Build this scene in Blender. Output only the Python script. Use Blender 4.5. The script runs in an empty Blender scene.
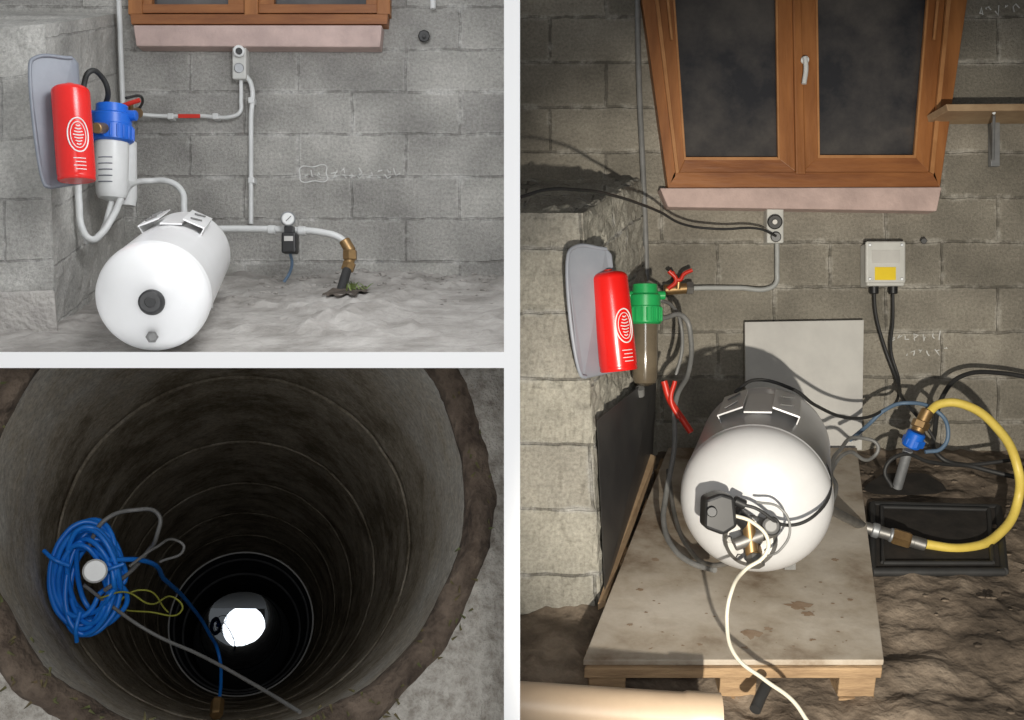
import bpy, bmesh, math, random
from mathutils import Vector, noise, Matrix
random.seed(7)
S=bpy.context.scene
F=1000.0; CZ=3.0
def P(px,py,d): return Vector(((px-512)/F*d, d, CZ-(py-360)/F*d))
COL=S.collection
# ---------------- materials
def newmat(name):
    m=bpy.data.materials.new(name); m.use_nodes=True
    nt=m.node_tree; b=nt.nodes['Principled BSDF']; return m,nt,b
def mat(name,c1,c2=None,scale=8,rough=.6,bump=0.0,metal=0.0,detail=6,contrast=(.35,.65),stretch=None,spec=.5,mid=None):
    m,nt,b=newmat(name); N=nt.nodes; L=nt.links
    if c2 is None: c2=tuple(min(1,x*.88) for x in c1)
    tc=N.new('ShaderNodeTexCoord'); mp=N.new('ShaderNodeMapping')
    L.new(tc.outputs['Object'],mp.inputs[0])
    if stretch: mp.inputs['Scale'].default_value=stretch
    n=N.new('ShaderNodeTexNoise'); n.inputs['Scale'].default_value=scale; n.inputs['Detail'].default_value=detail; n.inputs['Roughness'].default_value=.65
    L.new(mp.outputs[0],n.inputs['Vector'])
    r=N.new('ShaderNodeValToRGB'); r.color_ramp.elements[0].position=contrast[0]; r.color_ramp.elements[1].position=contrast[1]
    r.color_ramp.elements[0].color=(*c1,1); r.color_ramp.elements[1].color=(*c2,1)
    if mid: e=r.color_ramp.elements.new(mid[0]); e.color=(*mid[1],1)
    L.new(n.outputs[0],r.inputs[0]); L.new(r.outputs[0],b.inputs['Base Color'])
    b.inputs['Roughness'].default_value=rough; b.inputs['Metallic'].default_value=metal
    b.inputs['Specular IOR Level'].default_value=spec
    if bump:
        n2=N.new('ShaderNodeTexNoise'); n2.inputs['Scale'].default_value=scale*4; n2.inputs['Detail'].default_value=8
        L.new(mp.outputs[0],n2.inputs['Vector'])
        bp=N.new('ShaderNodeBump'); bp.inputs['Strength'].default_value=bump; bp.inputs['Distance'].default_value=.02
        L.new(n2.outputs[0],bp.inputs['Height']); L.new(bp.outputs[0],b.inputs['Normal'])
    return m
def blockmat(name,ca,cb,cm,bw,rh,off=(0,0),mort=.009,smear=(.5,.49,.46)):
    m,nt,b=newmat(name); N=nt.nodes; L=nt.links
    uv=N.new('ShaderNodeUVMap'); uv.uv_map='UVMap'
    n0=N.new('ShaderNodeTexNoise'); n0.inputs['Scale'].default_value=9; n0.inputs['Detail'].default_value=5
    L.new(uv.outputs[0],n0.inputs['Vector'])
    sub=N.new('ShaderNodeVectorMath'); sub.operation='SUBTRACT'; sub.inputs[1].default_value=(.5,.5,.5); L.new(n0.outputs['Color'],sub.inputs[0])
    sc=N.new('ShaderNodeVectorMath'); sc.operation='SCALE'; sc.inputs['Scale'].default_value=.024; L.new(sub.outputs[0],sc.inputs[0])
    ad=N.new('ShaderNodeVectorMath'); ad.operation='ADD'; L.new(uv.outputs[0],ad.inputs[0]); L.new(sc.outputs[0],ad.inputs[1])
    of=N.new('ShaderNodeVectorMath'); of.operation='ADD'; of.inputs[1].default_value=(off[0],off[1],0); L.new(ad.outputs[0],of.inputs[0])
    def brick(ms,smooth):
        br=N.new('ShaderNodeTexBrick'); br.inputs['Scale'].default_value=1; br.inputs['Brick Width'].default_value=bw; br.inputs['Row Height'].default_value=rh
        br.inputs['Mortar Size'].default_value=ms; br.inputs['Mortar Smooth'].default_value=smooth; br.inputs['Bias'].default_value=0
        br.inputs['Color1'].default_value=(*ca,1); br.inputs['Color2'].default_value=(*cb,1); br.inputs['Mortar'].default_value=(*cm,1)
        L.new(of.outputs[0],br.inputs['Vector']); return br
    br=brick(mort,.4); wide=brick(mort*3.2,.8)
    n1=N.new('ShaderNodeTexNoise'); n1.inputs['Scale'].default_value=70; n1.inputs['Detail'].default_value=8; n1.inputs['Roughness'].default_value=.75
    L.new(uv.outputs[0],n1.inputs['Vector'])
    n2=N.new('ShaderNodeTexNoise'); n2.inputs['Scale'].default_value=3; n2.inputs['Detail'].default_value=6
    L.new(uv.outputs[0],n2.inputs['Vector'])
    n4=N.new('ShaderNodeTexNoise'); n4.inputs['Scale'].default_value=7; n4.inputs['Detail'].default_value=7; n4.inputs['Roughness'].default_value=.7
    L.new(uv.outputs[0],n4.inputs['Vector'])
    def ramp(n,a,bb,lo,hi):
        r=N.new('ShaderNodeMapRange'); r.inputs[1].default_value=a; r.inputs[2].default_value=bb; r.inputs[3].default_value=lo; r.inputs[4].default_value=hi
        L.new(n.outputs[0],r.inputs[0]); return r
    r1=ramp(n1,.3,.7,.66,1.28); r2=ramp(n2,.3,.7,.70,1.24); r4=ramp(n4,.46,.60,0,.9)
    sm=N.new('ShaderNodeMath'); sm.operation='MULTIPLY'; L.new(wide.outputs['Fac'],sm.inputs[0]); L.new(r4.outputs[0],sm.inputs[1])
    mx=N.new('ShaderNodeMix'); mx.data_type='RGBA'; L.new(sm.outputs[0],mx.inputs[0]); L.new(br.outputs['Color'],mx.inputs[6]); mx.inputs[7].default_value=(*smear,1)
    mu=N.new('ShaderNodeMath'); mu.operation='MULTIPLY'; L.new(r1.outputs[0],mu.inputs[0]); L.new(r2.outputs[0],mu.inputs[1])
    v=N.new('ShaderNodeVectorMath'); v.operation='SCALE'; L.new(mx.outputs[2],v.inputs[0]); L.new(mu.outputs[0],v.inputs['Scale'])
    L.new(v.outputs[0],b.inputs['Base Color']); b.inputs['Roughness'].default_value=.95; b.inputs['Specular IOR Level'].default_value=.15
    h=N.new('ShaderNodeMath'); h.operation='MULTIPLY_ADD'; h.inputs[1].default_value=-.65; L.new(br.outputs['Fac'],h.inputs[0]); L.new(n1.outputs[0],h.inputs[2])
    bp=N.new('ShaderNodeBump'); bp.inputs['Strength'].default_value=.9; bp.inputs['Distance'].default_value=.014
    L.new(h.outputs[0],bp.inputs['Height']); L.new(bp.outputs[0],b.inputs['Normal'])
    return m
M={}
M['blkL']=blockmat('block_grey',(.45,.44,.41),(.36,.35,.33),(.30,.29,.27),.54,.212,(.12,.0),.007,(.62,.61,.58))
M['blkR']=blockmat('block_warm',(.36,.33,.275),(.25,.23,.19),(.20,.185,.155),.56,.225,(.1,.06),.008,(.52,.49,.43))
M['pilL']=blockmat('pillar_block_grey',(.52,.51,.48),(.48,.47,.44),(.38,.37,.35),.62,.225,(.0,.1),.005,(.6,.59,.56))
M['pilR']=blockmat('pillar_block_warm',(.44,.42,.36),(.37,.35,.305),(.2,.19,.165),.62,.235,(.05,.02),.006)
M['dirtL']=mat('dirt_grey',(.25,.235,.215),(.44,.42,.395),5,.95,.9)
M['dirtR']=mat('dirt_brown',(.07,.053,.038),(.28,.225,.17),4,.9,1.0,mid=(.5,(.155,.12,.088)))
M['white']=mat('white_paint',(.95,.95,.95),(.95,.95,.95),5,.9)
M['tank']=mat('tank_enamel',(.82,.82,.82),(.74,.74,.73),3,.28,0,contrast=(.3,.8))
M['tankR']=mat('tank_enamel_right',(.60,.60,.605),(.50,.50,.50),3,.32,0,contrast=(.3,.8))  # same enamel, base colour lowered to suit the lamp on this set
M['pvc']=mat('grey_white_pvc',(.68,.69,.68),(.58,.59,.58),10,.4)
M['pvcR']=mat('grey_pvc_right',(.40,.41,.40),(.32,.33,.32),10,.4)  # darker even tone for the conduit in the right set
M['pvcg']=mat('grey_pvc',(.22,.22,.215),(.15,.15,.145),10,.45)
M['wood']=mat('window_wood',(.37,.15,.046),(.22,.080,.022),6,.45,.12,stretch=(1.5,1,.25))
M['woodH']=mat('window_wood_horizontal',(.33,.13,.04),(.19,.065,.02),6,.45,.12,stretch=(.3,1,2))
M['woodE']=mat('window_wood_edge',(.46,.22,.085),(.34,.15,.05),8,.5)
M['glass']=mat('dusty_dark_glass',(.030,.031,.036),(.11,.10,.092),2.4,.10,0,contrast=(.38,.72),spec=.9)
M['sill']=mat('pink_plaster',(.56,.42,.38),(.44,.33,.30),7,.85,.3)
M['red']=mat('extinguisher_red',(.70,.014,.010),(.60,.01,.008),3,.25)
M['redm']=mat('valve_red',(.6,.03,.015),None,6,.4)
M['greyp']=mat('grey_plastic_panel',(.22,.24,.275),(.15,.165,.195),3,.4)
M['greypR']=mat('grey_plastic_panel_light',(.30,.32,.36),(.23,.25,.29),3,.45)
M['black']=mat('black_plastic',(.012,.012,.013),(.02,.02,.02),10,.4)
M['rub']=mat('black_rubber',(.02,.02,.02),(.03,.03,.03),10,.55)
M['blue']=mat('blue_plastic',(.01,.15,.68),(.01,.11,.55),5,.35)
M['blueh']=mat('blue_hose_plastic',(.015,.24,.85),(.01,.16,.66),5,.35)
M['green']=mat('green_plastic',(.02,.38,.10),(.015,.3,.08),5,.35)
M['bowl']=mat('brown_clear_bowl',(.16,.13,.09),(.10,.08,.055),6,.15)
M['cart']=mat('filter_white',(.74,.75,.74),(.64,.65,.64),6,.3)
M['brass']=mat('brass',(.42,.27,.12),(.26,.165,.08),14,.42,0,.8)
M['steel']=mat('steel',(.30,.29,.275),(.19,.185,.175),14,.48,0,.75)
M['yellow']=mat('yellow_hose_rubber',(.72,.56,.12),(.60,.44,.08),6,.45)
M['yel']=mat('yellow_label',(.85,.62,.02),None,6,.6)
M['boxg']=mat('box_grey_white',(.60,.60,.57),(.52,.52,.49),8,.5)
M['sheet']=mat('white_board',(.55,.54,.51),(.45,.44,.42),4,.6)
M['ply']=mat('muddy_laminate',(.17,.115,.07),(.55,.50,.43),1.9,.6,.2,contrast=(.36,.62),detail=12,mid=(.48,(.40,.345,.275)))
M['pal']=mat('pallet_wood',(.40,.27,.15),(.24,.155,.085),6,.85,.3,stretch=(1,6,6))
M['dpan']=mat('dark_sheet_metal',(.03,.03,.033),(.065,.063,.06),3,.4)
M['beige']=mat('beige_pvc',(.56,.43,.30),(.48,.36,.25),4,.4)
M['cabw']=mat('cream_cable',(.72,.68,.56),None,6,.5)
M['cabb']=mat('blue_grey_cable',(.10,.16,.24),None,6,.5)
M['chalk']=mat('chalk',(.72,.72,.70),(.55,.55,.53),30,.95)
M['leaf']=mat('leaf_green',(.10,.18,.04),(.2,.24,.07),12,.6)
M['hole']=mat('hole_shade',(.010,.008,.006),(.03,.024,.019),12,1)  # near-black colour standing in for the shade inside holes
M['holeL']=mat('soil_hole_shade',(.02,.016,.012),(.13,.105,.085),9,1,.8)  # soil colour with the hole's shade put in
M['galv']=mat('galvanised',(.38,.39,.40),(.28,.29,.30),14,.5,0,.6)
M['rope']=mat('yellow_rope',(.35,.36,.05),(.25,.26,.04),20,.8)
M['plank']=mat('bare_wood',(.45,.32,.19),(.32,.21,.12),6,.8)
M['rim']=mat('soil_rim',(.045,.030,.021),(.18,.135,.10),12,.95,1.0)
M['gnd']=mat('speckled_concrete',(.24,.21,.175),(.52,.49,.44),34,.95,.7,contrast=(.3,.6))
M['cloth']=mat('grey_render',(.22,.215,.20),None,20,.9)
M['mud']=mat('mud_splash',(.24,.16,.10),(.32,.24,.17),20,.9)
def wellmat():
    m,nt,b=newmat('well_concrete'); N=nt.nodes;L=nt.links
    uv=N.new('ShaderNodeUVMap'); uv.uv_map='UVMap'
    tc=N.new('ShaderNodeTexCoord')
    n=N.new('ShaderNodeTexNoise'); n.inputs['Scale'].default_value=4.0; n.inputs['Detail'].default_value=12; n.inputs['Roughness'].default_value=.78; L.new(tc.outputs['Object'],n.inputs['Vector'])
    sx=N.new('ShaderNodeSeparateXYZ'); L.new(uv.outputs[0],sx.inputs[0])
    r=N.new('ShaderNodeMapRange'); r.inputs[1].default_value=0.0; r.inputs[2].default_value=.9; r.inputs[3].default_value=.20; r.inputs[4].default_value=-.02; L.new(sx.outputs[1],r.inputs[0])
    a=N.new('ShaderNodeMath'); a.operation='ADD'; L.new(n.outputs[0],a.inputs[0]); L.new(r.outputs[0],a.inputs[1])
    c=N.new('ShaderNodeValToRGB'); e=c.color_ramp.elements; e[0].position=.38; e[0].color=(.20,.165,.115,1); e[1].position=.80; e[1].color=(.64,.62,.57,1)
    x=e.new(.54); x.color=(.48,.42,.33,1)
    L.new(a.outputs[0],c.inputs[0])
    n3=N.new('ShaderNodeTexNoise'); n3.inputs['Scale'].default_value=60; n3.inputs['Detail'].default_value=6; n3.inputs['Roughness'].default_value=.8; L.new(tc.outputs['Object'],n3.inputs['Vector'])
    rr=N.new('ShaderNodeMapRange'); rr.inputs[1].default_value=.3; rr.inputs[2].default_value=.7; rr.inputs[3].default_value=.55; rr.inputs[4].default_value=1.35; L.new(n3.outputs[0],rr.inputs[0])
    vv=N.new('ShaderNodeVectorMath'); vv.operation='SCALE'; L.new(c.outputs[0],vv.inputs[0]); L.new(rr.outputs[0],vv.inputs['Scale'])
    L.new(vv.outputs[0],b.inputs['Base Color']); b.inputs['Roughness'].default_value=.9; b.inputs['Specular IOR Level'].default_value=.15
    bp=N.new('ShaderNodeBump'); bp.inputs['Strength'].default_value=.9; bp.inputs['Distance'].default_value=.012; L.new(n3.outputs[0],bp.inputs['Height']); L.new(bp.outputs[0],b.inputs['Normal'])
    return m
M['well']=wellmat()
m,nt,b=newmat('well_water'); b.inputs['Base Color'].default_value=(.12,.13,.14,1); b.inputs['Metallic'].default_value=1; b.inputs['Roughness'].default_value=0.0; b.inputs['Specular Tint'].default_value=(.1,.1,.1,1); M['water']=m

# ---------------- geometry helpers
def fin(o,parent,smooth=False,bevel=0):
    COL.objects.link(o)
    if parent: o.parent=parent
    if smooth and o.type=='MESH':
        for p in o.data.polygons: p.use_smooth=True
        o.data.set_sharp_from_angle(angle=math.radians(42))
    if bevel:
        bv=o.modifiers.new('bevel','BEVEL'); bv.width=bevel; bv.segments=3; bv.limit_method='ANGLE'
    return o
def mesh(name,vs,fs,mt,parent=None,smooth=False,bevel=0,recalc=True):
    me=bpy.data.meshes.new(name); me.from_pydata([tuple(v) for v in vs],[],fs)
    if recalc:
        bm=bmesh.new(); bm.from_mesh(me); bmesh.ops.recalc_face_normals(bm,faces=bm.faces); bm.to_mesh(me); bm.free()
    me.materials.append(mt); return fin(bpy.data.objects.new(name,me),parent,smooth,bevel)
def E(name,loc=(0,0,0)):
    o=bpy.data.objects.new(name,None); o.empty_display_size=.05; COL.objects.link(o); return o
def prism(name,poly,d,th,mt,parent=None,bevel=.003):
    n=len(poly); fr=[P(p[0],p[1],p[2] if len(p)>2 else d) for p in poly]; bk=[v+Vector((0,th,0)) for v in fr]
    fs=[tuple(range(n)),tuple(range(2*n-1,n-1,-1))]+[(i,(i+1)%n,(i+1)%n+n,i+n) for i in range(n)]
    return mesh(name,fr+bk,fs,mt,parent,False,bevel)
def boxp(name,x0,y0,x1,y1,d,th,mt,parent=None,bevel=.003): return prism(name,[(x0,y0),(x1,y0),(x1,y1),(x0,y1)],d,th,mt,parent,bevel)
def tube(name,pts,r,mt,parent=None,cyc=False,res=10):
    cu=bpy.data.curves.new(name,'CURVE'); cu.dimensions='3D'; cu.bevel_depth=r; cu.bevel_resolution=4; cu.resolution_u=res; cu.use_fill_caps=True
    sp=cu.splines.new('BEZIER'); sp.bezier_points.add(len(pts)-1)
    for b_,p in zip(sp.bezier_points,pts): b_.co=p; b_.handle_left_type=b_.handle_right_type='AUTO'
    sp.use_cyclic_u=cyc; cu.materials.append(mt); o=bpy.data.objects.new(name,cu); COL.objects.link(o)
    if parent: o.parent=parent
    return o
def T(name,pp,d,r,mt,parent=None,**k): return tube(name,[P(p[0],p[1],p[2] if len(p)>2 else d) for p in pp],r,mt,parent,**k)
def basis(a):
    a=a.normalized(); h=Vector((0,0,1)) if abs(a.z)<.9 else Vector((1,0,0)); u=a.cross(h).normalized(); v=u.cross(a).normalized(); return a,u,v
def lathe(name,prof,o,ax,mt,parent=None,seg=48,smooth=True):
    a,u,v=basis(ax); vs=[];fs=[]
    for r,t in prof:
        for i in range(seg):
            g=2*math.pi*i/seg; vs.append(o+a*t+(u*math.cos(g)+v*math.sin(g))*max(r,1e-5))
    for j in range(len(prof)-1):
        for i in range(seg):
            fs.append((j*seg+i,j*seg+(i+1)%seg,(j+1)*seg+(i+1)%seg,(j+1)*seg+i))
    fs.append(tuple(range(seg))); k=(len(prof)-1)*seg; fs.append(tuple(range(k+seg-1,k-1,-1)))
    return mesh(name,vs,fs,mt,parent,smooth)
def cyl(name,p0,p1,r,mt,parent=None,seg=32,bev=.15):
    L=(p1-p0).length; b=r*bev
    return lathe(name,[(r-b,0),(r,b),(r,L-b),(r-b,L)],p0,p1-p0,mt,parent,seg)
def hexnut(name,p0,p1,r,mt,parent=None): return lathe(name,[(r*.9,0),(r,(p1-p0).length*.1),(r,(p1-p0).length*.9),(r*.9,(p1-p0).length)],p0,p1-p0,mt,parent,6,False)
def patch(name,quads,mt,n=1,amp=0,parent=None,uvo=(0,0)):
    me=bpy.data.meshes.new(name); bm=bmesh.new(); uvl=bm.loops.layers.uv.new('UVMap')
    ua=uvo[0]
    for bl,br,tr,tl in quads:
        W=((br-bl).length+(tr-tl).length)/2; H=((tl-bl).length+(tr-br).length)/2
        nn=(br-bl).cross(tl-bl).normalized(); g=[]
        for j in range(n+1):
            row=[]
            for i in range(n+1):
                s=i/n;t=j/n; p=(bl*(1-s)+br*s)*(1-t)+(tl*(1-s)+tr*s)*t
                if amp and 0<i<n and 0<j<n: p=p+nn*amp*noise.fractal(p*14,1,2,4)
                row.append((bm.verts.new(p),(ua+s*W,uvo[1]+t*H)))
            g.append(row)
        for j in range(n):
            for i in range(n):
                q=[g[j][i],g[j][i+1],g[j+1][i+1],g[j+1][i]]
                f=bm.faces.new([x[0] for x in q])
                for l,x in zip(f.loops,q): l[uvl].uv=x[1]
        ua+=W
    bmesh.ops.remove_doubles(bm,verts=bm.verts,dist=1e-5)
    bm.to_mesh(me); bm.free(); me.materials.append(mt); return fin(bpy.data.objects.new(name,me),parent)
def ground(name,x0,x1,y0,y1,zf,mt,nx=180,ny=140):
    vs=[];fs=[]
    for j in range(ny+1):
        for i in range(nx+1):
            x=x0+(x1-x0)*i/nx; y=y0+(y1-y0)*j/ny; vs.append((x,y,zf(x,y)))
    for j in range(ny):
        for i in range(nx): k=j*(nx+1)+i; fs.append((k,k+1,k+nx+2,k+nx+1))
    return mesh(name,vs,fs,mt,None,True)
HEX=[(0,1,2,3),(4,5,6,7),(0,1,5,4),(1,2,6,5),(2,3,7,6),(3,0,4,7)]
# ---------------- dividers
hw=.0152
def boxw(name,a,b,mt,parent=None,bevel=0):
    x0,y0,z0=a;x1,y1,z1=b
    vs=[(x0,y0,z0),(x1,y0,z0),(x1,y1,z0),(x0,y1,z0),(x0,y0,z1),(x1,y0,z1),(x1,y1,z1),(x0,y1,z1)]
    return mesh(name,[Vector(v) for v in vs],HEX,mt,parent,False,bevel)
boxw('panel_divider',(-hw,1.9,1.2),(hw,5.3,4.9),M['white'])  # white dividers added for the gaps between panels, not walls of the place
boxw('panel_divider_shelf',(-3.0,1.9,CZ-hw),(-hw,5.3,CZ+hw),M['white'])

# =====================================================  RIGHT SET
patch('wall_right_set',[(P(514,500,5),P(1180,500,5),P(1180,-120,5),P(514,-120,5))],M['blkR'])
def fr(x,y):
    z=1.93+.326*(y-3.1)
    return z+.030*noise.fractal(Vector((x*2.2,y*2.2,3)),1,2,5)+.022*noise.noise(Vector((x*9,y*9,1)))+.010*noise.noise(Vector((x*22,y*22,1)))
ground('floor_right_set',.02,3.3,2.35,5.02,fr,M['dirtR'])
def FR(px,py,h=0):
    k=(py-360)/F; d=(1.07+1.0106-h)/(k+.326); return P(px,py,d)
boxw('unseen_wall_side',(3.0,-1.8,1.4),(3.1,5.1,5.6),M['cloth'])  # unseen; added to keep world light off the right set
boxw('unseen_ceiling',(.03,-1.8,5.35),(3.1,5.1,5.5),M['cloth'])  # unseen; added with the side wall to cut the sky light
boxw('unseen_wall_back',(.9,-1.9,.5),(3.1,-1.8,5.5),M['cloth'])  # unseen; added behind the camera to lower the ambient
fb,ft=P(602,612,3.6)+Vector((0,0,-.08)),P(583,213,3.6); bb,bt=P(660,500,5),P(641,180,5)
flt=Vector((hw+.002,3.6,ft.z)); flb=Vector((hw+.002,3.6,fb.z)); blt=Vector((hw+.002,5,bt.z))
patch('pillar_block',[(flb,fb,ft,flt),(fb,bb,bt,ft),(flt,ft,bt,blt)],M['pilR'],60,.022)
w=E('window_1')
def pr(n,poly,d,th,m_,pa,bv=.003): return prism(n,poly,d,th,m_,pa,bv)
pr('frame_left',[(634,-60),(651,-60),(676,176),(668,188)],4.93,.07,M['wood'],w)
pr('frame_right',[(976,-60),(957,-60),(933,176),(940,188)],4.93,.07,M['wood'],w)
pr('frame_bottom',[(674,172),(935,172),(940,188),(668,188)],4.93,.07,M['woodH'],w)
pr('edge_left',[(648,-60),(652,-60),(679,172),(676,174)],4.915,.02,M['woodE'],w,.001)
pr('edge_right',[(957,-60),(953,-60),(930,172),(934,174)],4.915,.02,M['woodE'],w,.001)
pr('sash_left_stile',[(652,-60),(669,-60),(685,160),(679,173)],4.94,.05,M['wood'],w)
pr('sash_left_inner',[(777,-60),(793,-60),(797,173),(780,160)],4.94,.05,M['wood'],w)
pr('sash_left_rail',[(685,159),(780,159),(797,173),(679,173)],4.94,.05,M['woodH'],w)
pr('sash_right_inner',[(799,-60),(815,-60),(818,158),(802,172)],4.94,.05,M['wood'],w)
pr('sash_right_stile',[(934,-60),(951,-60),(929,172),(915,158)],4.94,.05,M['wood'],w)
pr('sash_right_rail',[(818,157),(916,157),(930,172),(802,172)],4.94,.05,M['woodH'],w)
pr('meeting_bead',[(792,-60),(800,-60),(806,174),(796,174)],4.92,.05,M['wood'],w,.006)
for nm,pl in (('bead_a',[(669,-60),(671,-60),(686,158),(684,160)]),('bead_b',[(775,-60),(777,-60),(780,160),(778,158)]),('bead_c',[(815,-60),(817,-60),(820,156),(818,158)]),('bead_d',[(932,-60),(934,-60),(916,158),(914,156)]),('bead_e',[(686,157),(777,157),(780,160),(684,160)]),('bead_f',[(820,155),(914,155),(916,158),(818,158)])):
    pr(nm,pl,4.935,.02,M['woodE'],w,.001)
pr('glass_left',[(660,-60),(786,-60),(786,166),(676,166)],4.975,.01,M['glass'],w,0)
pr('glass_right',[(806,-60),(945,-60),(925,166),(806,166)],4.975,.01,M['glass'],w,0)
cyl('handle_plate',P(805,60,4.90),P(805,60,4.945),.020,M['pvc'],w)
T('handle_lever',[(805,57),(806,68),(804,84)],4.885,.012,M['pvc'],w)
for x in (672,938): cyl('hinge_%d'%x,P(x-4 if x<800 else x,0,4.91),P(x if x<800 else x-4,40,4.91),.008,M['woodE'],w)
prism('window_sill',[(660,188),(942,187),(937,211),(668,207)],4.90,.10,M['sill'],None,.006)
o=E('timer_socket')
boxp('housing',767,207,784,243,4.93,.07,M['boxg'],o,.008)
cyl('dial',P(775,222,4.90),P(775,222,4.94),.036,M['rub'],o); cyl('dial_knob',P(775,222,4.885),P(775,222,4.91),.014,M['steel'],o)
cyl('socket_hole',P(776,237,4.90),P(776,237,4.935),.025,M['black'],o)
tube('black_power_cable',[P(776,236,4.89),P(760,229,4.85),P(720,229,4.8),P(690,226,4.75),P(660,212,4.5),P(640,204,4.2),P(615,196,3.9),P(580,190,3.56),P(545,190,3.45),P(521,197,3.4)],.006,M['rub'])
tube('conduit_pipe',[P(777,243,4.96),P(777,270,4.96),P(776,283,4.96),P(770,288,4.96),P(740,288,4.96),P(700,288,4.95),P(665,290,4.93)],.012,M['pvcR'])
o=E('red_ball_valve')
cyl('body',P(664,290,4.9),P(690,288,4.9),.026,M['brass'],o); hexnut('nut',P(686,288,4.9),P(693,288,4.9),.033,M['steel'],o)
T('lever',[(672,272),(679,280),(684,274),(692,270)],4.86,.010,M['redm'],o); cyl('stem',P(679,278,4.87),P(678,289,4.88),.012,M['brass'],o)
T('lever_grip',[(669,271),(676,280),(668,289)],4.86,.011,M['redm'],o)
o=E('junction_box')
boxp('housing',867,243,905,286,4.90,.10,M['boxg'],o,.01); boxp('lid',866,241,906,283,4.885,.02,M['boxg'],o,.01)
boxp('warning_label',875,267,896,280,4.882,.006,M['yel'],o,.001); boxp('type_label',872,250,900,263,4.883,.004,M['sheet'],o,.001)
for i,(x,y) in enumerate(((870,245),(902,245),(870,279),(902,279))): cyl('screw_%d'%i,P(x,y,4.878),P(x,y,4.89),.008,M['galv'],o,16)
for i,x in enumerate((874,893)): cyl('gland_%d'%i,P(x,285,4.94),P(x,294,4.94),.022,M['black'],o)
tube('black_cable',[P(874,292,4.94),P(876,315,4.93),P(884,345,4.9),P(897,380,4.85),P(905,402,4.6),P(925,425,4.5),P(935,440,4.5)],.008,M['rub'])
tube('black_cable',[P(893,292,4.94),P(893,320,4.93),P(891,350,4.9),P(899,382,4.85),P(880,412,4.5),P(850,418,4.3),P(815,405,4.1),P(790,388,4.0),P(755,380,4.0),P(735,392,3.95)],.007,M['rub'])
o=E('wall_anchor'); cyl('bolt_a',P(924,241,4.94),P(924,241,5),.016,M['rub'],o,6)
o=E('wall_shelf'); prism('board',[(946,104),(1100,103),(1100,110),(948,111)],4.72,.27,M['plank'],o,.004)
boxp('bracket_upright',991,113,1000,166,4.96,.03,M['galv'],o,.002); T('bracket_brace',[(993,160,4.95),(994,116,4.75)],4.9,.007,M['galv'],o); T('bracket_top',[(994,113,4.75),(994,113,4.97)],4.9,.007,M['galv'],o)
T('wall_vertical_pipe',[(637,-60),(639,80),(643,170),(646,250),(647,300)],4.97,.014,M['pvcg'])
def chalk(name,x,y,n,d,h=10,wd=9,sk=-.1):
    cu=bpy.data.curves.new(name,'CURVE'); cu.dimensions='3D'; cu.bevel_depth=.0030
    for i in range(n):
        sp=cu.splines.new('POLY'); k=random.randint(3,5); sp.points.add(k-1); cx=x+i*wd
        for j in range(k):
            p=P(cx+random.uniform(-.4,.4)*wd,y+random.uniform(-.5,.5)*h+sk*i*wd,d); sp.points[j].co=(*p,1)
    cu.materials.append(M['chalk']); ob=bpy.data.objects.new(name,cu); COL.objects.link(ob)
chalk('chalk_writing',892,340,7,4.998,10,8); chalk('chalk_writing',905,355,6,4.998,8,8); chalk('chalk_writing',980,12,6,4.998,11,9)
def extinguisher(top,bot,r,lx,ly):
    o=E('fire_extinguisher'); a=bot-top; L=a.length
    pf=[(r*.25,0)]+[(r*math.sin(math.radians(t))**.6,r*.40*(1-math.cos(math.radians(t)))+.002) for t in range(15,91,10)]+[(r,L*.3),(r,L*.93),(r*.97,L*.95),(r*.98,L*.96),(r*.98,L-.004),(r*.93,L)]
    lathe('cylinder_body',pf,top,a,M['red'],o,64)
    an,u,v=basis(a)
    f=Vector((lx,ly,0)).normalized(); side=an.cross(f).normalized()
    def onc(s,t):
        g=s/r; return top+an*t+(f*math.cos(g)+side*math.sin(g))*(r+.0005)
    tube('logo_ring',[onc(.036*math.cos(g),L*.55+.06*math.sin(g)) for g in [2*math.pi*i/14 for i in range(14)]],.0024,M['cart'],o,True)
    tube('logo_ring_inner',[onc(.026*math.cos(g),L*.55+.046*math.sin(g)) for g in [2*math.pi*i/14 for i in range(14)]],.0014,M['cart'],o,True)
    for i in range(7):
        t=L*.55-.034+i*.011; wdt=.018*(1-abs(i-3)/5)
        tube('logo_line_%d'%i,[onc(-wdt,t),onc(0,t+.003),onc(wdt,t)],.0020,M['cart'],o)
    for i in range(4):
        t=L*.79+i*.013; tube('text_line_%d'%i,[onc(-.02,t),onc(0,t),onc(.022-.006*(i%2),t)],.0016,M['cart'],o)
    cyl('valve_neck',top-an*.005,top+an*.012,r*.25,M['redm'],o)
    return o
extinguisher(P(608,271,3.6),P(619,371,3.6),.0685,.55,-1)
def shell(pts,mt):
    o=E('extinguisher_back_panel'); prism('plate',pts,3.6,.018,mt,o,.006)
    tube('rolled_edge',[P(pts[5][0]+2,pts[5][1]-2,pts[5][2]),P(pts[6][0]+2,pts[6][1],pts[6][2]),P(pts[7][0]+2,pts[7][1],pts[7][2]),P(pts[0][0]+1,pts[0][1]+2,pts[0][2]),P(pts[1][0],pts[1][1]+2,pts[1][2])],.007,mt,o)
shell([(572,246,3.50),(606,247,3.60),(612,254,3.62),(625,366,3.72),(622,371,3.72),(584,379,3.54),(579,375,3.52),(566,256,3.48)],M['greypR'])
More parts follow.
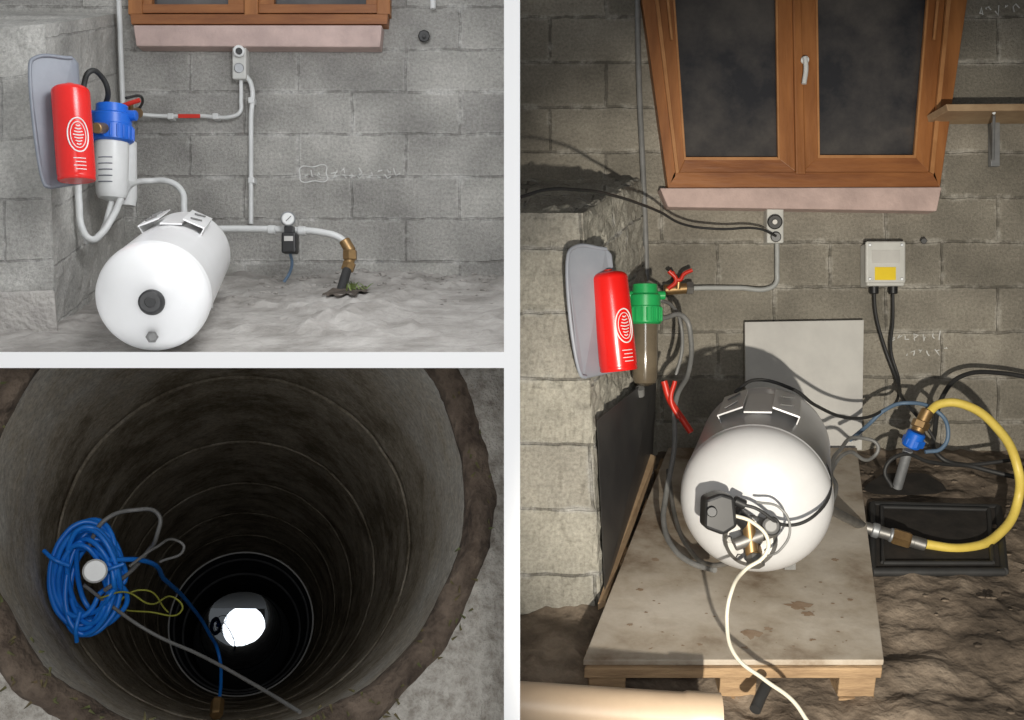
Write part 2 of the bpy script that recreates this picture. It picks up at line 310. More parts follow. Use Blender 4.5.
def filt(cx,top,bot,wd,d,headm,bowlm,name='water_filter_housing'):
    o=E(name); s=d/1000; r=wd*s/2; c=P(cx,top,d); H=(bot-top)*s; dn=Vector((.0,0,-1))
    lathe('cap',[(r*.5,0),(r*.9,.006),(r*.95,H*.10),(r*1.15,H*.12),(r*1.15,H*.22),(r*1.22,H*.23),(r*1.22,H*.38),(r*1.05,H*.40)],c,dn,headm,o,40)
    for i in range(20):
        g=2*math.pi*i/20; q=c+Vector((math.cos(g)*r*1.23,math.sin(g)*r*1.23,-H*.24)); cyl('rib_%d'%i,q,q+dn*H*.13,.0045,headm,o,8)
    lathe('bowl',[(r*.98,H*.38),(r*.96,H*.6),(r*.92,H*.92),(r*.8,H*.97),(r*.3,H)],c,dn,bowlm,o,40)
    cyl('port_left',c+Vector((-r*1.5,0,-H*.12)),c+Vector((r*1.5,0,-H*.12)),r*.32,headm,o)
    return o
filt(645,283,386,27,4.25,M['green'],M['bowl'])
tube('pipe_from_filter',[P(660,300,4.25),P(672,306,4.4),P(680,320,4.5),P(682,350,4.5),P(676,375,4.5)],.008,M['pvcg'])
tube('water_hose',[P(662,318,4.3),P(685,318,4.4),P(691,340,4.4),P(689,370,4.35),P(676,400,4.2),P(674,450,4.1),P(666,495,4.0),P(664,525,3.85),P(675,550,3.7),P(692,563,3.6),P(715,570,3.5)],.011,M['pvcg'])
tube('water_hose_braided',[P(668,470,4.1),P(676,520,3.9),P(690,550,3.7),P(712,565,3.5),P(735,562,3.42)],.009,M['steel'])
o=E('pipe_wrench')
T('handle_a',[(664,381),(670,400),(683,420),(691,432)],4.15,.014,M['redm'],o); T('handle_b',[(675,381),(671,400),(679,418)],4.13,.010,M['redm'],o)
tube('grey_filter_downpipe',[P(640,388,4.28),P(640,395,4.3)],.02,M['pvcg'])
prism('dark_metal_sheet',[(605,596,3.57),(652,470,4.7),(657,372,4.7),(597,420,3.57)],3.6,.012,M['dpan'],None,.002)
mesh('wood_batten',[P(598,610,3.50),P(606,606,3.50),P(656,462,4.62),P(650,460,4.62),P(598,603,3.50),P(606,600,3.50),P(656,456,4.62),P(650,454,4.62)],HEX,M['plank'])
# pallet
def PZ(y): return 2.07+.30*(y-3.1)
def sheet(name,c,th,m_,pa,bv=.004):
    up=Vector((0,-.287,.958))*th; n=len(c)
    return mesh(name,c+[v-up for v in c],[tuple(range(n)),tuple(range(2*n-1,n-1,-1))]+[(i,(i+1)%n,(i+1)%n+n,i+n) for i in range(n)],m_,pa,False,bv)
c=[Vector(((583-512)*.0031,3.1,2.07)),Vector(((884-512)*.0031,3.1,2.07)),Vector(((857-512)*.0048,4.8,PZ(4.8))),Vector(((668-512)*.0048,4.8,PZ(4.8)))]
o=E('wooden_pallet'); sheet('top_sheet',c,.020,M['ply'],o)
dn=Vector((0,.287,-.958)); ln=Vector((0,.958,.287)); LL=(c[3]-c[0]).length
def lr(t): s=t/LL; return c[0].x+(c[3].x-c[0].x)*s, c[1].x+(c[2].x-c[1].x)*s
base=Vector((0,3.1,2.07))
for i in range(8):
    t=-.014+i*.225; xa,xb=lr(t); xc,xd=lr(t+.13); e=random.uniform(-.008,.012)
    q=base+ln*t+dn*.0205; q2=base+ln*(t+.13)+dn*.0205
    sheet('deck_%d'%i,[q+Vector((xa+e,0,0)),q+Vector((xb-.004,0,0)),q2+Vector((xd-.004,0,0)),q2+Vector((xc+e,0,0))],.036,M['pal'],o)
x0,x1=c[0].x,c[1].x
for i,f_ in enumerate((.02,.46,.86)):
    for k in range(3):
        t=.01+k*.75; xa,xb=lr(t); xx=xa+(xb-xa)*f_
        q=base+ln*t+dn*.058+Vector((xx,0,0)); sheet('block_%d_%d'%(i,k),[q,q+Vector((.115,0,0)),q+Vector((.115,0,0))+ln*.14,q+ln*.14],.082,M['pal'],o)
    xa,xb=lr(.01); xe,xf=lr(1.66); p0_=base+ln*.0+dn*.141+Vector((xa+(xb-xa)*f_,0,0)); p1_=base+ln*1.66+dn*.141+Vector((xe+(xf-xe)*f_,0,0))
    sheet('skid_%d'%i,[p0_,p0_+Vector((.115,0,0)),p1_+Vector((.10,0,0)),p1_],.02,M['pal'],o)
def blot(px,py,r,k):
    s=(py-360)/F; d=(3-2.07+.93)/(s+.30); cpt=P(px,py,d); pts_=[]
    for i in range(24):
        g=i*math.pi/12; q=r*(1+.75*noise.noise(Vector((math.cos(g)*2.2,math.sin(g)*2.2,k*3.1)))+.25*noise.noise(Vector((math.cos(g)*7,math.sin(g)*7,k*1.7)))); pts_.append(cpt+Vector((q*math.cos(g),0,0))+ln*(q*.7*math.sin(g))-dn*.0015)
    return pts_
random.seed(5)
bl=[(752,634,.034),(768,629,.014),(799,606,.036),(808,614,.02),(745,648,.010),(812,640,.010),(655,560,.016),(640,590,.012),(835,560,.014),(700,645,.008),(630,625,.010),(850,600,.010)]
bl+=[(random.uniform(640,850),random.uniform(580,650),random.uniform(.002,.006)) for _ in range(40)]
vs=[];fs=[]
for k,(a1,b1,r1) in enumerate(bl):
    q=blot(a1,b1,r1,k); fs.append(tuple(range(len(vs),len(vs)+24))); vs+=q
mesh('mud_marks',vs,fs,M['mud'],o)
prism('white_leaning_board',[(745,322,4.93),(864,320,4.93),(862,450,4.86),(746,450,4.86)],4.9,.02,M['sheet'],None,.002)
def tank(name,p0,p1,R,capd,mt):
    o=E(name); ax=p1-p0; L=ax.length; pf=[]
    for t in range(4,91,7):
        g=math.radians(t); pf.append((R*math.sin(g)**.75,capd*(1-math.cos(g))))
    pf+=[(R,capd+.01),(R*1.006,capd+.012),(R*1.006,capd+.022),(R,capd+.026),(R,L/2),(R,L-capd-.026),(R*1.006,L-capd-.022),(R*1.006,L-capd-.012),(R,L-capd-.01)]
    for t in range(90,3,-7):
        g=math.radians(t); pf.append((R*math.sin(g)**.75,L-capd*(1-math.cos(g))))
    lathe('vessel',pf,p0,ax,mt,o,96); return o
t0,t1=P(753,512,3.22),P(766,440,4.14)
R=.250
o=tank('pressure_tank',t0,t1,R,.15,M['tankR'])
ax,u,v=basis(t1-t0)
if v.z<0: v=-v
if u.x<0: u=-u
def TP(t,a,r):
    g=math.radians(a); return t0+ax*t+(v*math.cos(g)+u*math.sin(g))*r
def bracket(T_,ta,tb,aw,R_,o,mt):
    for k,(a,b_) in enumerate(((-aw,-aw*.35),(aw*.35,aw))):
        q=[T_(ta,a,R_+.03),T_(ta,b_,R_+.03),T_(tb,b_,R_+.03),T_(tb,a,R_+.03)]
        mesh('bracket_plate_%d'%k,q+[p+Vector((0,0,-.006)) for p in q],HEX,mt,o)
        e=a if k==0 else b_
        q=[T_(ta,e,R_+.03),T_(tb,e,R_+.03),T_(tb,e*1.05,R_-.01),T_(ta,e*1.05,R_-.01)]
        mesh('bracket_side_%d'%k,q+[p+Vector((.004,0,-.002)) for p in q],HEX,mt,o)
        m_=(a+b_)/2; w_=(b_-a)*.22
        for s,t_ in enumerate((ta+(tb-ta)*.25,ta+(tb-ta)*.7)):
            tube('slot_%d_%d'%(k,s),[T_(t_-.02,m_-w_,R_+.0315),T_(t_+.03,m_+w_,R_+.0315)],.0035,M['pvcg'],o)
    q=[T_(ta,-aw*.35,R_+.012),T_(ta,aw*.35,R_+.012),T_(tb,aw*.35,R_+.012),T_(tb,-aw*.35,R_+.012)]
    mesh('bracket_web',q+[p+Vector((0,0,-.006)) for p in q],HEX,mt,o)
bracket(TP,.34,.66,30,R,o,M['tankR'])
for k,t in enumerate((.46,.80)):
    for s in (-1,1):
        p=TP(t,180-s*24,R-.01); z=PZ(p.y)
        mesh('foot_%d_%d'%(k,s),[p+Vector((-.02,-.03,0)),p+Vector((.02,-.03,0)),p+Vector((.02,.03,0)),p+Vector((-.02,.03,0)),Vector((p.x-.02,p.y-.03,z)),Vector((p.x+.02,p.y-.03,z)),Vector((p.x+.02,p.y+.03,z)),Vector((p.x-.02,p.y+.03,z))],HEX,M['pvcg'],o)
cyl('flange',P(750,540,3.21),P(752,538,3.30),.085,M['steel'],o)
for i in range(6):
    g=i*math.pi/3; q=P(750,540,3.205)+Vector((math.cos(g)*.065,0,math.sin(g)*.065)); hexnut('flange_bolt_%d'%i,q,q+Vector((0,.02,0)),.011,M['steel'],o)
cyl('nozzle',P(755,560,3.13),P(753,545,3.24),.026,M['brass'],o); hexnut('nozzle_nut',P(756,566,3.12),P(755,556,3.14),.028,M['steel'],o)
cyl('cross_fitting',P(734,545,3.15),P(775,530,3.15),.020,M['steel'],o); cyl('cross_vertical',P(752,555,3.15),P(748,520,3.15),.020,M['brass'],o)
cyl('gauge',P(771,526,3.11),P(771,526,3.16),.030,M['rub'],o); cyl('gauge_face',P(771,526,3.107),P(771,526,3.12),.020,M['pvcg'],o)
prism('switch_body',[(706,499),(722,493),(735,497),(738,527),(724,536),(705,529)],3.08,.10,M['black'],o,.012)
cyl('switch_knob',P(712,512,3.06),P(712,512,3.10),.016,M['black'],o); cyl('switch_base',P(735,512,3.14),P(748,525,3.16),.024,M['black'],o)
cyl('switch_gland',P(734,500,3.12),P(745,505,3.12),.016,M['black'],o)
tube('white_power_cable',[P(733,515,3.10),P(752,522,3.08),P(768,540,3.06),P(765,555,3.06),P(745,570,3.06),P(732,590,3.0),P(727,625,2.98),P(735,655,2.92),P(765,680,2.85),P(792,700,2.78),P(808,722,2.72)],.006,M['cabw'])
tube('black_cable',[P(740,402,3.85),P(765,400,3.8),P(800,440,3.55),P(828,470,3.35),P(815,515,3.15),P(785,525,3.12),P(755,508,3.10),P(744,505,3.11)],.0055,M['rub'])
tube('grey_cable',[P(757,502,3.12),P(780,508,3.08),P(790,530,3.08),P(780,550,3.08),P(768,556,3.12)],.004,M['pvcg'])
tube('grey_cable_bundle',[P(828,475,3.7),P(840,450,4.1),P(862,438,4.3),P(878,446,4.3),P(872,458,4.3),P(850,452,4.2),P(832,470,4.0),P(836,490,3.7),P(825,520,3.5)],.008,M['pvcg'])
tube('black_corrugated_hose_end',[P(767,684,2.98),P(761,696,2.94),P(755,710,2.90)],.017,M['rub'])
o=E('yellow_hose')
tube('hose',[P(929,412,4.4),P(940,404,4.36),P(965,405,4.3),P(997,428,4.2),P(1017,465,4.1),FR(1018,500,.16),FR(1000,533,.06),FR(965,548,.035),FR(918,543,.05)],.019,M['yellow'],o)
cyl('brass_coupling',P(917,432,4.4),P(928,410,4.4),.028,M['brass'],o); hexnut('brass_nut',P(919,428,4.4),P(922,421,4.4),.038,M['brass'],o)
cp,cq=FR(864,527,.09),FR(918,543,.05); dd=(cq-cp).normalized()
cyl('clamp',cq-dd*.02,cq+dd*.03,.025,M['steel'],o)
cyl('braided_pipe',cp,cq,.024,M['steel'],o); hexnut('coupling_nut',cq-dd*.10,cq-dd*.03,.034,M['brass'],o)
cyl('coupling_ring',cp+dd*.03,cp+dd*.06,.030,M['galv'],o); cyl('coupling_ring_b',cp+dd*.10,cp+dd*.115,.029,M['galv'],o)
cyl('tank_pipe',P(818,503,3.62),cp,.018,M['steel'],o)
o=E('borehole_pipe')
cyl('blue_fitting',P(910,447,4.42),P(917,432,4.4),.040,M['blue'],o); hexnut('blue_nut',P(912,445,4.42),P(915,438,4.41),.048,M['blue'],o)
cyl('pipe',P(908,450,4.42),P(897,488,4.5),.022,M['galv'],o)
tube('blue_cable',[P(925,452,4.4),P(942,448,4.4),P(948,430,4.4),P(938,412,4.4),P(905,403,4.5),P(885,410,4.5),P(868,425,4.5),P(850,440,4.4)],.009,M['cabb'])
tube('hose_with_shadow',[P(1060,385,4.8),P(1000,373,4.8),P(962,376,4.75),P(945,392,4.7),P(935,430,4.6),P(938,455,4.5),P(975,467,4.5),P(1060,487,4.4)],.011,M['rub'])  # dark tube drawn for a hose and its wall shadow together
tube('black_hose_loop',[P(892,487,4.4),P(885,470,4.4),P(900,455,4.4),P(930,462,4.45),P(965,465,4.5),P(1012,460,4.5)],.009,M['rub'])
o=E('drain_pit_frame')
cs=[FR(872,572,.02),FR(1004,572,.02),FR(998,508,.02),FR(872,505,.02)]
def ring(name,cs,r,mt,pa):
    for i in range(4): cyl('%s_%d'%(name,i),cs[i],cs[(i+1)%4],r,mt,pa)
ring('rim',cs,.017,M['rub'],o); cs2=[q*.84+(sum(cs,Vector())/4)*.16+Vector((0,0,.012)) for q in cs]; ring('inner_rim',cs2,.009,M['rub'],o)
mesh('pit_dark_sheet',[q+Vector((0,0,.008)) for q in cs],[(0,1,2,3)],M['hole'],o)  # flat dark sheet; the pit's inner shade is its colour
mesh('soil_hole_patch',[FR(905+(38+8*math.sin(3*g))*math.cos(g),484+(14+3*math.cos(2*g))*math.sin(g),.035) for g in [i*math.pi/8 for i in range(16)]],[tuple(range(16))],M['hole'])  # flat patch; the hole's darkness is put into its colour
o=E('pvc_drain_pipe'); rr=.062
s0=Vector((hw+.004,2.75,P(0,706,2.75).z+.004)); q1=P(720,718,2.72); L=(q1-s0).length
lathe('pipe',[(rr,0),(rr,L-.10),(rr*1.07,L-.09),(rr*1.07,L),(rr*.94,L),(rr*.92,L-.08)],s0,q1-s0,M['beige'],o,48)

# =====================================================  TOP LEFT SET
patch('wall_left_set',[(P(-110,300,5),P(508,300,5),P(508,-120,5),P(-110,-120,5))],M['blkL'],1,0,None,(0,.02))
def fl(x,y): return 3.022+.231*(y-3.25)+max(-.004,.045*noise.fractal(Vector((x*2.5,y*2.5,9)),1,2,5)+.018*noise.noise(Vector((x*12,y*12,1)))+.01*noise.noise(Vector((x*25,y*25,1))))*min(1,(y-3.25)*3)
ground('floor_left_set',-3.1,-hw-.003,3.25,5.02,fl,M['dirtL'])
fb,ft=P(57,356,3.7),P(45,24,3.7); bb,bt=P(128,290,5),P(115,14,5)
flb,flt=P(-80,356,3.7),P(-80,34,3.7); blt=P(-60,10,5)
patch('pillar_block',[(flb,fb,ft,flt),(fb,bb,bt,ft),(flt,ft,bt,blt)],M['pilL'],60,.008)
q=[P(-80,296,3.6),P(54,290,3.6),P(60,356,3.6),P(-80,356,3.6)]
mesh('block_footing',q+[P(-80,296,3.69),P(55,290,3.69),P(61,356,3.69),P(-80,356,3.69)],HEX,mat('footing_concrete',(.46,.44,.41),(.36,.34,.32),12,.95,.8),None,False,.01)
w=E('window_2')
prism('frame_bottom',[(130,14),(388,14),(387,24),(131,24)],4.92,.08,M['woodH'],w); boxp('frame_left',128,-80,142,14,4.93,.07,M['wood'],w); boxp('frame_right',377,-80,390,14,4.93,.07,M['wood'],w)
for i,(a,b_) in enumerate(((142,152),(228,244),(258,274),(366,377))): boxp('stile_%d'%i,a,-80,b_,12,4.94,.05,M['wood'],w)
boxp('meeting_bead',244,-80,258,16,4.92,.06,M['wood'],w,.006)
for i,(a,b_) in enumerate(((142,244),(258,377))): boxp('rail_%d'%i,a,4,b_,13,4.935,.05,M['woodH'],w); boxp('glass_%d'%i,a,-80,b_,5,4.975,.01,M['glass'],w,0)
prism('window_sill',[(133,25),(382,25),(380,47),(136,46)],4.91,.09,M['sill'],None,.006)
o=E('timer_socket')
boxp('housing',232,43,246,79,4.93,.07,M['boxg'],o,.008); cyl('dial',P(239,51,4.9),P(239,51,4.94),.028,M['cart'],o); cyl('dial_knob',P(239,51,4.885),P(239,51,4.91),.016,M['rub'],o)
cyl('socket_face',P(239,68,4.92),P(239,68,4.935),.024,M['galv'],o)
tube('conduit_pipe',[P(241,79,4.96),P(241,100,4.96),P(240,112,4.96),P(234,116,4.96),P(200,116,4.96),P(160,116,4.95),P(134,114,4.9)],.010,M['pvc'])
tube('conduit_pipe',[P(246,76,4.96),P(251,84,4.96),P(251,120,4.96),P(251,180,4.96),P(251,224,4.95)],.012,M['pvc'])
o=E('pipe_clips')
for i,(x,y) in enumerate(((251,100),(251,180),(170,116),(215,116))): boxp('clip_%d'%i,x-3,y-3,x+3,y+3,4.945,.055,M['pvc'],o,.004)
boxp('pipe_marker',178,114,200,118,4.943,.004,M['redm'],o,.001)
T('wall_vertical_pipe',[(116,-60),(119,0),(121,60),(123,110)],4.95,.013,M['pvc'])
extinguisher(P(70,85,3.6),P(77,181,3.6),.0655,.75,-1)
shell([(32,57,3.56),(72,56,3.66),(77,62,3.68),(84,178,3.70),(80,184,3.70),(48,189,3.60),(43,185,3.59),(28,66,3.55)],M['greyp'])
filt(112,104,201,33,4.2,M['blue'],M['cart'],'water_filter_housing')
lathe('filter_cartridge',[(.03,0),(.045,.01),(.047,.25),(.04,.29)],P(126,140,4.4),Vector((0,0,-1)),M['cart'],None,32)
o=E('filter_label'); r_=.0672
for i in range(5):
    tube('line_%d'%i,[Vector((P(112,0,4.2).x+math.sin(g)*r_,4.2-math.cos(g)*r_,P(0,160+i*6,4.2).z)) for g in (-.5,-.2,.1,.4)],.0022,M['greyp'],o)
tube('black_hose',[P(96,132,4.1),P(86,110,4.05),P(84,85,4.05),P(91,71,4.05),P(101,76,4.1),P(108,92,4.15),P(104,108,4.2)],.011,M['rub'])
tube('black_cable',[P(126,98,4.3),P(140,96,4.4),P(142,104,4.5),P(134,112,4.6)],.006,M['rub'])
o=E('red_ball_valve'); T('lever',[(122,106),(131,103),(140,100)],4.3,.010,M['redm'],o); cyl('body',P(122,114,4.3),P(138,113,4.5),.024,M['brass'],o); cyl('stem',P(131,103,4.3),P(131,112,4.35),.010,M['brass'],o)
cyl('brass_elbow_fitting',P(96,128,4.05),P(104,128,4.12),.022,M['brass'])
tube('pvc_pipe_loop',[P(78,184,4.0),P(79,205,4.0),P(82,228,4.0),P(90,239,4.0),P(100,235,4.05),P(112,218,4.1),P(124,192,4.25),P(134,183,4.4),P(150,181,4.5),P(170,182,4.5),P(181,190,4.5),P(184,208,4.45),P(184,218,4.4)],.014,M['pvc'])
tube('pvc_pipe_loop',[P(112,200,4.2),P(108,215,4.15),P(104,228,4.15),P(96,240,4.1),P(86,241,4.05)],.012,M['pvc'])
R=.172
t0,t1=P(149,303,3.03),P(190,250,4.25)
o=tank('pressure_tank',t0,t1,R,.12,M['tank'])
ax,u,v=basis(t1-t0)
if v.z<0: v=-v
if u.x<0: u=-u
bracket(TP,.62,.98,34,R,o,M['tank'])
cyl('valve_cap',P(150,302,2.98),P(150,302,3.10),.034,M['black'],o); cyl('valve_centre',P(150,302,2.965),P(150,302,3.0),.016,M['rub'],o); lathe('valve_ring',[(.035,0),(.039,.01),(.039,.02),(.034,.03)],P(150,302,3.01),Vector((0,1,0)),M['rub'],o)
cyl('air_valve',P(152,337,3.02),P(152,337,3.14),.012,M['pvcg'],o); hexnut('air_valve_nut',P(152,337,3.035),P(152,337,3.06),.019,M['pvcg'],o)
for s in (-1,1):
    p=TP(1.0,180-s*35,R-.01); cyl('foot_%d'%s,p,Vector((p.x,p.y,fl(p.x,p.y)-.01)),.02,M['tank'],o)
o=E('outlet_pipe_assembly')
tube('pipe',[P(214,229,4.6),P(250,229,4.6),P(290,230,4.6),P(325,233,4.6),P(340,238,4.6),P(348,246,4.6)],.016,M['pvc'],o)
cyl('joint_a',P(268,230,4.6),P(276,230,4.6),.022,M['pvc'],o); cyl('joint_b',P(298,231,4.6),P(306,231,4.6),.022,M['pvc'],o)
cyl('elbow',P(344,240,4.6),P(351,252,4.6),.026,M['brass'],o); hexnut('brass_nut',P(350,250,4.6),P(350,260,4.6),.034,M['brass'],o); hexnut('brass_nut_low',P(350,262,4.6),P(347,271,4.6),.031,M['brass'],o); cyl('brass_mid',P(350,258,4.6),P(349,264,4.6),.024,M['brass'],o)
cyl('black_riser',P(347,270,4.55),P(338,301,4.42),.021,M['rub'],o)
cyl('gauge_case',P(288,219,4.53),P(288,219,4.58),.034,M['galv'],o); cyl('gauge_face',P(288,219,4.525),P(288,219,4.54),.028,M['cart'],o); T('gauge_needle',[(286,221),(291,216)],4.523,.0015,M['black'],o)
cyl('gauge_stem',P(288,225,4.57),P(288,232,4.58),.012,M['brass'],o)
boxp('pressure_switch',281,232,296,253,4.52,.07,M['black'],o,.01); boxp('switch_foot',284,226,293,233,4.54,.05,M['black'],o,.004)
boxp('switch_label',284,236,293,241,4.518,.003,M['sheet'],o,.001)
tube('power_cable',[P(290,253,4.56),P(292,262,4.58),P(290,272,4.6),P(284,282,4.6)],.007,M['cabb'],o)
# irregular soil hole at the riser: flat patch, shade put in its colour
hx=P(348,0,4.38).x; pts=[]
for i in range(40):
    g=i*math.pi/20; k=1+.45*noise.noise(Vector((math.cos(g)*2,math.sin(g)*2,4.2)))+.25*noise.noise(Vector((math.cos(g)*7,math.sin(g)*7,1)))
    x=hx+.10*k*math.cos(g); y=4.34+.19*k*math.sin(g); pts.append(Vector((x,y,max(fl(x,y),3.022+.231*(y-3.25))+.012)))
ctr=sum(pts,Vector())/40+Vector((0,0,.004)); mesh('soil_hole_patch',pts+[ctr],[(i,(i+1)%40,40) for i in range(40)],M['holeL'])
vs=[];fs=[]
for i in range(16):
    x=P(random.uniform(346,364),0,4.35).x; y=4.34+random.uniform(-.05,.08); z=3.022+.231*(y-3.25)+.025; a=random.uniform(0,6.28); l=random.uniform(.02,.04); ww=.003
    dx,dy=math.cos(a)*.02,math.sin(a)*.02; k=len(vs)
    vs+=[Vector((x-ww,y,z)),Vector((x+ww,y,z)),Vector((x+ww+dx,y+dy,z+l*.6)),Vector((x-ww+dx,y+dy,z+l*.6)),Vector((x+dx*2,y+dy*2,z+l))]; fs+=[(k,k+1,k+2,k+3),(k+3,k+2,k+4)]
mesh('weed_clump',vs,fs,M['leaf'],None,False,0,False)
chalk('chalk_writing',334,172,8,4.998,9,9,0); chalk('chalk_writing',334,176,7,4.998,6,9,0)
tube('chalk_frame',[P(x,y,4.998) for x,y in ((300,168),(313,167),(326,166),(326,173),(327,180),(314,181),(301,181),(300,175))],.003,M['chalk'],None,True); chalk('chalk_writing',305,174,3,4.998,8,7,0)
o=E('wall_anchor'); cyl('plate',P(424,36,4.95),P(424,36,5),.03,M['black'],o,8); cyl('bolt',P(424,36,4.92),P(424,36,4.96),.010,M['rub'],o,6)
cyl('wall_hook',P(433,-2,4.94),P(433,9,4.94),.014,M['pvc'])
def stones(name,n,gen,mt,smin,smax):
    vs=[];fs=[]
    for i in range(n):
        c=gen(); s=random.uniform(smin,smax); bm=bmesh.new(); bmesh.ops.create_icosphere(bm,subdivisions=1,radius=s)
        k=len(vs)
        for vv in bm.verts: q=vv.co*(1+.3*noise.noise(vv.co*40+Vector((i,0,0)))); vs.append(c+Vector((q.x*1.3,q.y,q.z*.6)))
        for f in bm.faces: fs.append(tuple(k+x.index for x in f.verts))
        bm.free()
    mesh(name,vs,fs,mt,None,True,0,False)
def gl():
    x=random.uniform(-1.2,-.05); y=5-abs(random.gauss(0,.35)); y=max(3.5,min(4.97,y)); return Vector((x,y,fl(x,y)+.002))
stones('rubble_stones',150,gl,M['dirtL'],.004,.018)
def gr():
    x=random.uniform(1.5,2.6); y=random.uniform(2.7,4.95); return Vector((x,y,fr(x,y)+.002))
stones('gravel_stones',180,gr,M['dirtR'],.004,.014)

# =====================================================  WELL
V=Vector((-.269,1,-.323)); a=V.normalized(); C0=P(240,487,2.3); RW=.538; kk=V.length
a_,u,v=basis(a)
def cut(bm):
    for co,no in (((0,0,CZ-hw-.001),(0,0,1)),((-hw-.001,0,0),(1,0,0))):
        bmesh.ops.bisect_plane(bm,geom=bm.verts[:]+bm.edges[:]+bm.faces[:],plane_co=co,plane_no=no,clear_outer=True)
def well_surface(name,rings,mt,seg=180,smooth=True):
    me=bpy.data.meshes.new(name); bm=bmesh.new(); uvl=bm.loops.layers.uv.new('UVMap'); g=[]
    for r,t,amp in rings:
        row=[]
        for i in range(seg):
            th=2*math.pi*i/seg; p=C0+a*t+(u*math.cos(th)+v*math.sin(th))*r
            if amp:
                nz=noise.fractal(p*7,1,2,5); p=p+(u*math.cos(th)+v*math.sin(th))*amp*nz-a*amp*noise.noise(p*9)
            row.append(bm.verts.new(p))
        g.append(row)
    for j in range(len(rings)-1):
        for i in range(seg):
            q=[g[j][i],g[j][(i+1)%seg],g[j+1][(i+1)%seg],g[j+1][i]]; f=bm.faces.new(q); f.smooth=smooth
            us=[i/seg,(i+1)/seg,(i+1)/seg,i/seg]; ts=[rings[j][1]]*2+[rings[j+1][1]]*2
            for l,a1,b1 in zip(f.loops,us,ts): l[uvl].uv=(a1*3.4,b1)
    cut(bm); bm.to_mesh(me); bm.free(); me.materials.append(mt); o=bpy.data.objects.new(name,me); COL.objects.link(o); return o
tw=(10.4-2.3)*kk; te=(7.5-2.3)*kk
seglen=te/6; rings=[]; tt=.03; lv=0
while tt<te-.02:
    rr_=RW-.0022*lv; rings.append((rr_,tt,.006)); nxt=tt+.045
    jt=(lv+1)*seglen
    if tt<jt-.03<=nxt and lv<5:
        rings+=[(rr_,jt-.022,.003),(rr_+.004,jt-.016,.003),(rr_+.005,jt-.004,.003),(rr_-.003,jt,.003),(rr_-.0022,jt+.012,.004)]; nxt=jt+.04; lv+=1
    tt=nxt
RE=RW-.0022*lv
rings+=[(RE,te,0)]
wl=E('concrete_well')
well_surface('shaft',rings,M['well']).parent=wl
dark=mat('dark_casing_shade',(.012,.013,.015),(.026,.027,.030),6,.95,spec=.05)  # near-black: the shade of the deep shaft put into the casing colour
grey=mat('grey_ledge',(.16,.165,.17),(.09,.09,.095),6,.95,spec=.05)  # dark grey rings on the casing steps
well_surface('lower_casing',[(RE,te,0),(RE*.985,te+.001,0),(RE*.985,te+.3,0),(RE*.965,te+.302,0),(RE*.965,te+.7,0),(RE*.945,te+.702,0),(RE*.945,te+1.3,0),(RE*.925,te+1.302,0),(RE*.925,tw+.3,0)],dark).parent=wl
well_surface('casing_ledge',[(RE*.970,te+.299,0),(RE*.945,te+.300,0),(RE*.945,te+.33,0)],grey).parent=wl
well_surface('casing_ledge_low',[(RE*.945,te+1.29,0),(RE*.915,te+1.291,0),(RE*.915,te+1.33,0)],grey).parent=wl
well_surface('ledge_ring',[(RE*.999,te-.012,0),(RE*.981,te-.011,0),(RE*.981,te+.004,0)],mat('pale_joint',(.95,.95,.92),(.9,.9,.88),8,.8)).parent=wl
well_surface('rim',[(RW,.05,.006),(RW-.004,.015,.012),(RW+.002,-.012,.022),(RW+.022,-.026,.026),(RW+.045,-.018,.026),(RW+.06,-.004,.022),(RW+.07,.012,.01)],M['rim']).parent=wl
well_surface('ground_surround',[(RW+.05+i*.03,.0,.012) for i in range(24)],M['gnd']).parent=wl
Wc=C0+a*tw; cam=Vector((0,0,CZ))
ray=Vector(((244-512)/F,1,-(627-360)/F)).normalized(); s=(Wc-cam).dot(a)/ray.dot(a); Wp=cam+ray*s
G=Vector((-.42,1.9,2.63))
n=((cam-Wp).normalized()+(G-Wp).normalized()).normalized()  # water tilted so the added disc lamp mirrors here as sky
na,nu,nv=basis(n)
mesh('well_water',[Wc+(nu*math.cos(g)+nv*math.sin(g))*RW*1.05 for g in [i*2*math.pi/64 for i in range(64)]],[tuple(range(64))],M['water'])
back=(G-Wp).normalized(); LP=Wp+back*((-.5-Wp.y)/back.y)
o=E('blue_hose_coil'); random.seed(11)
cc=P(91,577,2.78); pts=[]
for i in range(15*14):
    g=i/14*2*math.pi; k=i//14; ox=noise.noise(Vector((i*.13,0,0)))*.022; oy=noise.noise(Vector((0,i*.15,5)))*.02
    rx=.072+.014*math.sin(k*2.3)+ox; rz=.124+.018*math.cos(k*1.7)+oy
    pts.append(cc+Vector((math.cos(g)*rx+.014*math.sin(k*1.1),.035*math.sin(k*1.9+g)-.02,math.sin(g)*rz+.014*math.cos(k*3.1))))
tube('coil',pts,.0072,M['blueh'],o,False,4)
for i,g0 in enumerate((2.6,.3,4.6)):
    cx=cc+Vector((math.cos(g0)*.08,0,math.sin(g0)*.124)); dd=Vector((math.cos(g0),0,math.sin(g0))); tube('tie_%d'%i,[cx-dd*.04+Vector((0,-.06,0)),cx+Vector((0,-.075,0)),cx+dd*.04+Vector((0,-.06,0))],.006,M['blueh'],o)
cyl('white_float_cap',P(95,571,2.62),P(95,571,2.70),.031,M['cart'])
tube('blue_rope',[P(110,560,2.72),P(140,560,2.8),P(165,580,3.1),P(190,605,3.6),P(210,635,4.0),P(219,655,4.1),P(221,680,4.0),P(219,703,3.9)],.007,M['blueh'])
tube('grey_cable',[P(88,548,2.75),P(105,520,2.75),P(135,510,2.8),P(158,514,2.8),P(157,535,2.8),P(145,555,2.85),P(130,572,2.8),P(105,590,2.7)],.006,M['pvcg'])
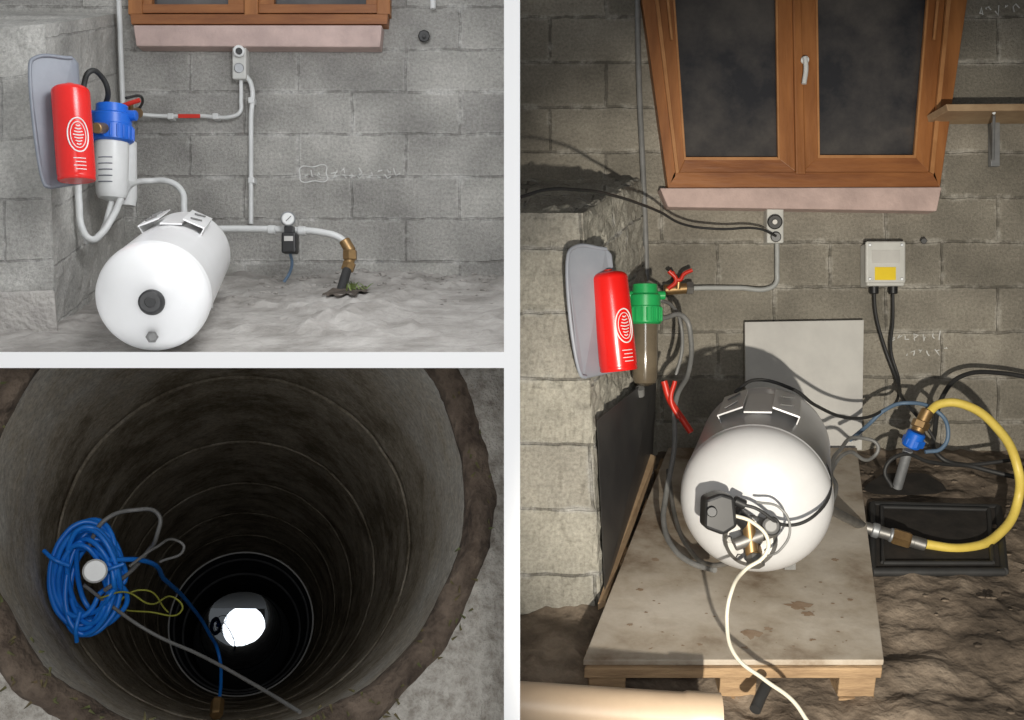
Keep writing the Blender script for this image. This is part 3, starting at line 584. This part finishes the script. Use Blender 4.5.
tube('grey_cable',[P(130,566,2.7),P(155,548,2.8),P(178,541,2.9),P(184,548,2.9),P(160,562,2.9)],.004,M['pvcg'])
tube('steel_cable',[P(84,585,2.7),P(110,605,2.75),P(150,632,2.8),P(200,655,2.75),P(255,685,2.6),P(300,712,2.4)],.005,M['pvcg'])
tube('yellow_rope',[P(100,598,2.7),P(125,592,2.75),P(150,604,2.8),P(175,598,2.9),P(182,610,2.9),P(150,612,2.9),P(120,603,2.8),P(140,590,2.8),P(168,612,2.9)],.0025,M['rope'])
hexnut('brass_fitting',P(216,716,3.0),P(218,700,3.05),.020,M['brass'])
vs=[];fs=[]
for i in range(220):
    th=random.uniform(0,6.28); r_=RW+random.uniform(-.02,.08); p=C0+(u*math.cos(th)+v*math.sin(th))*r_-a*.03
    if p.z>CZ-.05 or p.x>-.05: continue
    k=len(vs); d1=Vector((random.uniform(-1,1),random.uniform(-.4,.2),random.uniform(-1,1))).normalized()*random.uniform(.006,.014); d2=d1.cross(a).normalized()*.003
    vs+=[p-d2,p+d2,p+d1+d2*.6,p+d1*1.6-a*.01,p+d1-d2*.6]; fs.append((k,k+1,k+2,k+3,k+4))
mesh('moss_tufts',vs,fs,mat('moss',(.08,.10,.03),(.12,.08,.04),20,.9),None,False,0,False)

# ---------------- world and lights
W=bpy.data.worlds.new('World'); S.world=W; W.use_nodes=True; bg=W.node_tree.nodes['Background']; bg.inputs[0].default_value=(.97,.985,1,1); bg.inputs[1].default_value=.60
def light(name,typ,loc,tgt,e,size=.1,col=(1,1,1),**k):
    l=bpy.data.lights.new(name,typ); l.energy=e; l.color=col
    if typ=='AREA': l.size=size
    else: l.shadow_soft_size=size
    for kk_,vv_ in k.items(): setattr(l,kk_,vv_)
    o=bpy.data.objects.new(name,l); o.location=loc; o.rotation_euler=(Vector(tgt)-Vector(loc)).to_track_quat('-Z','Y').to_euler(); COL.objects.link(o)
light('work_lamp','SPOT',(.34,-.6,2.2),(1.40,5,2.92),980,.03,(1,.93,.81),spot_size=math.radians(39),spot_blend=.65)
light('added_disc_lamp','AREA',LP,C0,30,.88,(1,1,1),shape='DISK')  # added: whitens the dividers, lights the well, mirrors in the water as sky
light('daylight_left','AREA',(-.35,2.6,4.6),(-1.5,4.6,3.3),24,.6,(.97,.98,1))
cam_d=bpy.data.cameras.new('camera'); cam_d.sensor_width=36; cam_d.lens=F*36/1024; cam_d.clip_end=100
co=bpy.data.objects.new('camera',cam_d); co.location=(0,0,CZ); co.rotation_euler=(math.pi/2,0,0); COL.objects.link(co); S.camera=co
S.view_settings.view_transform='Standard'
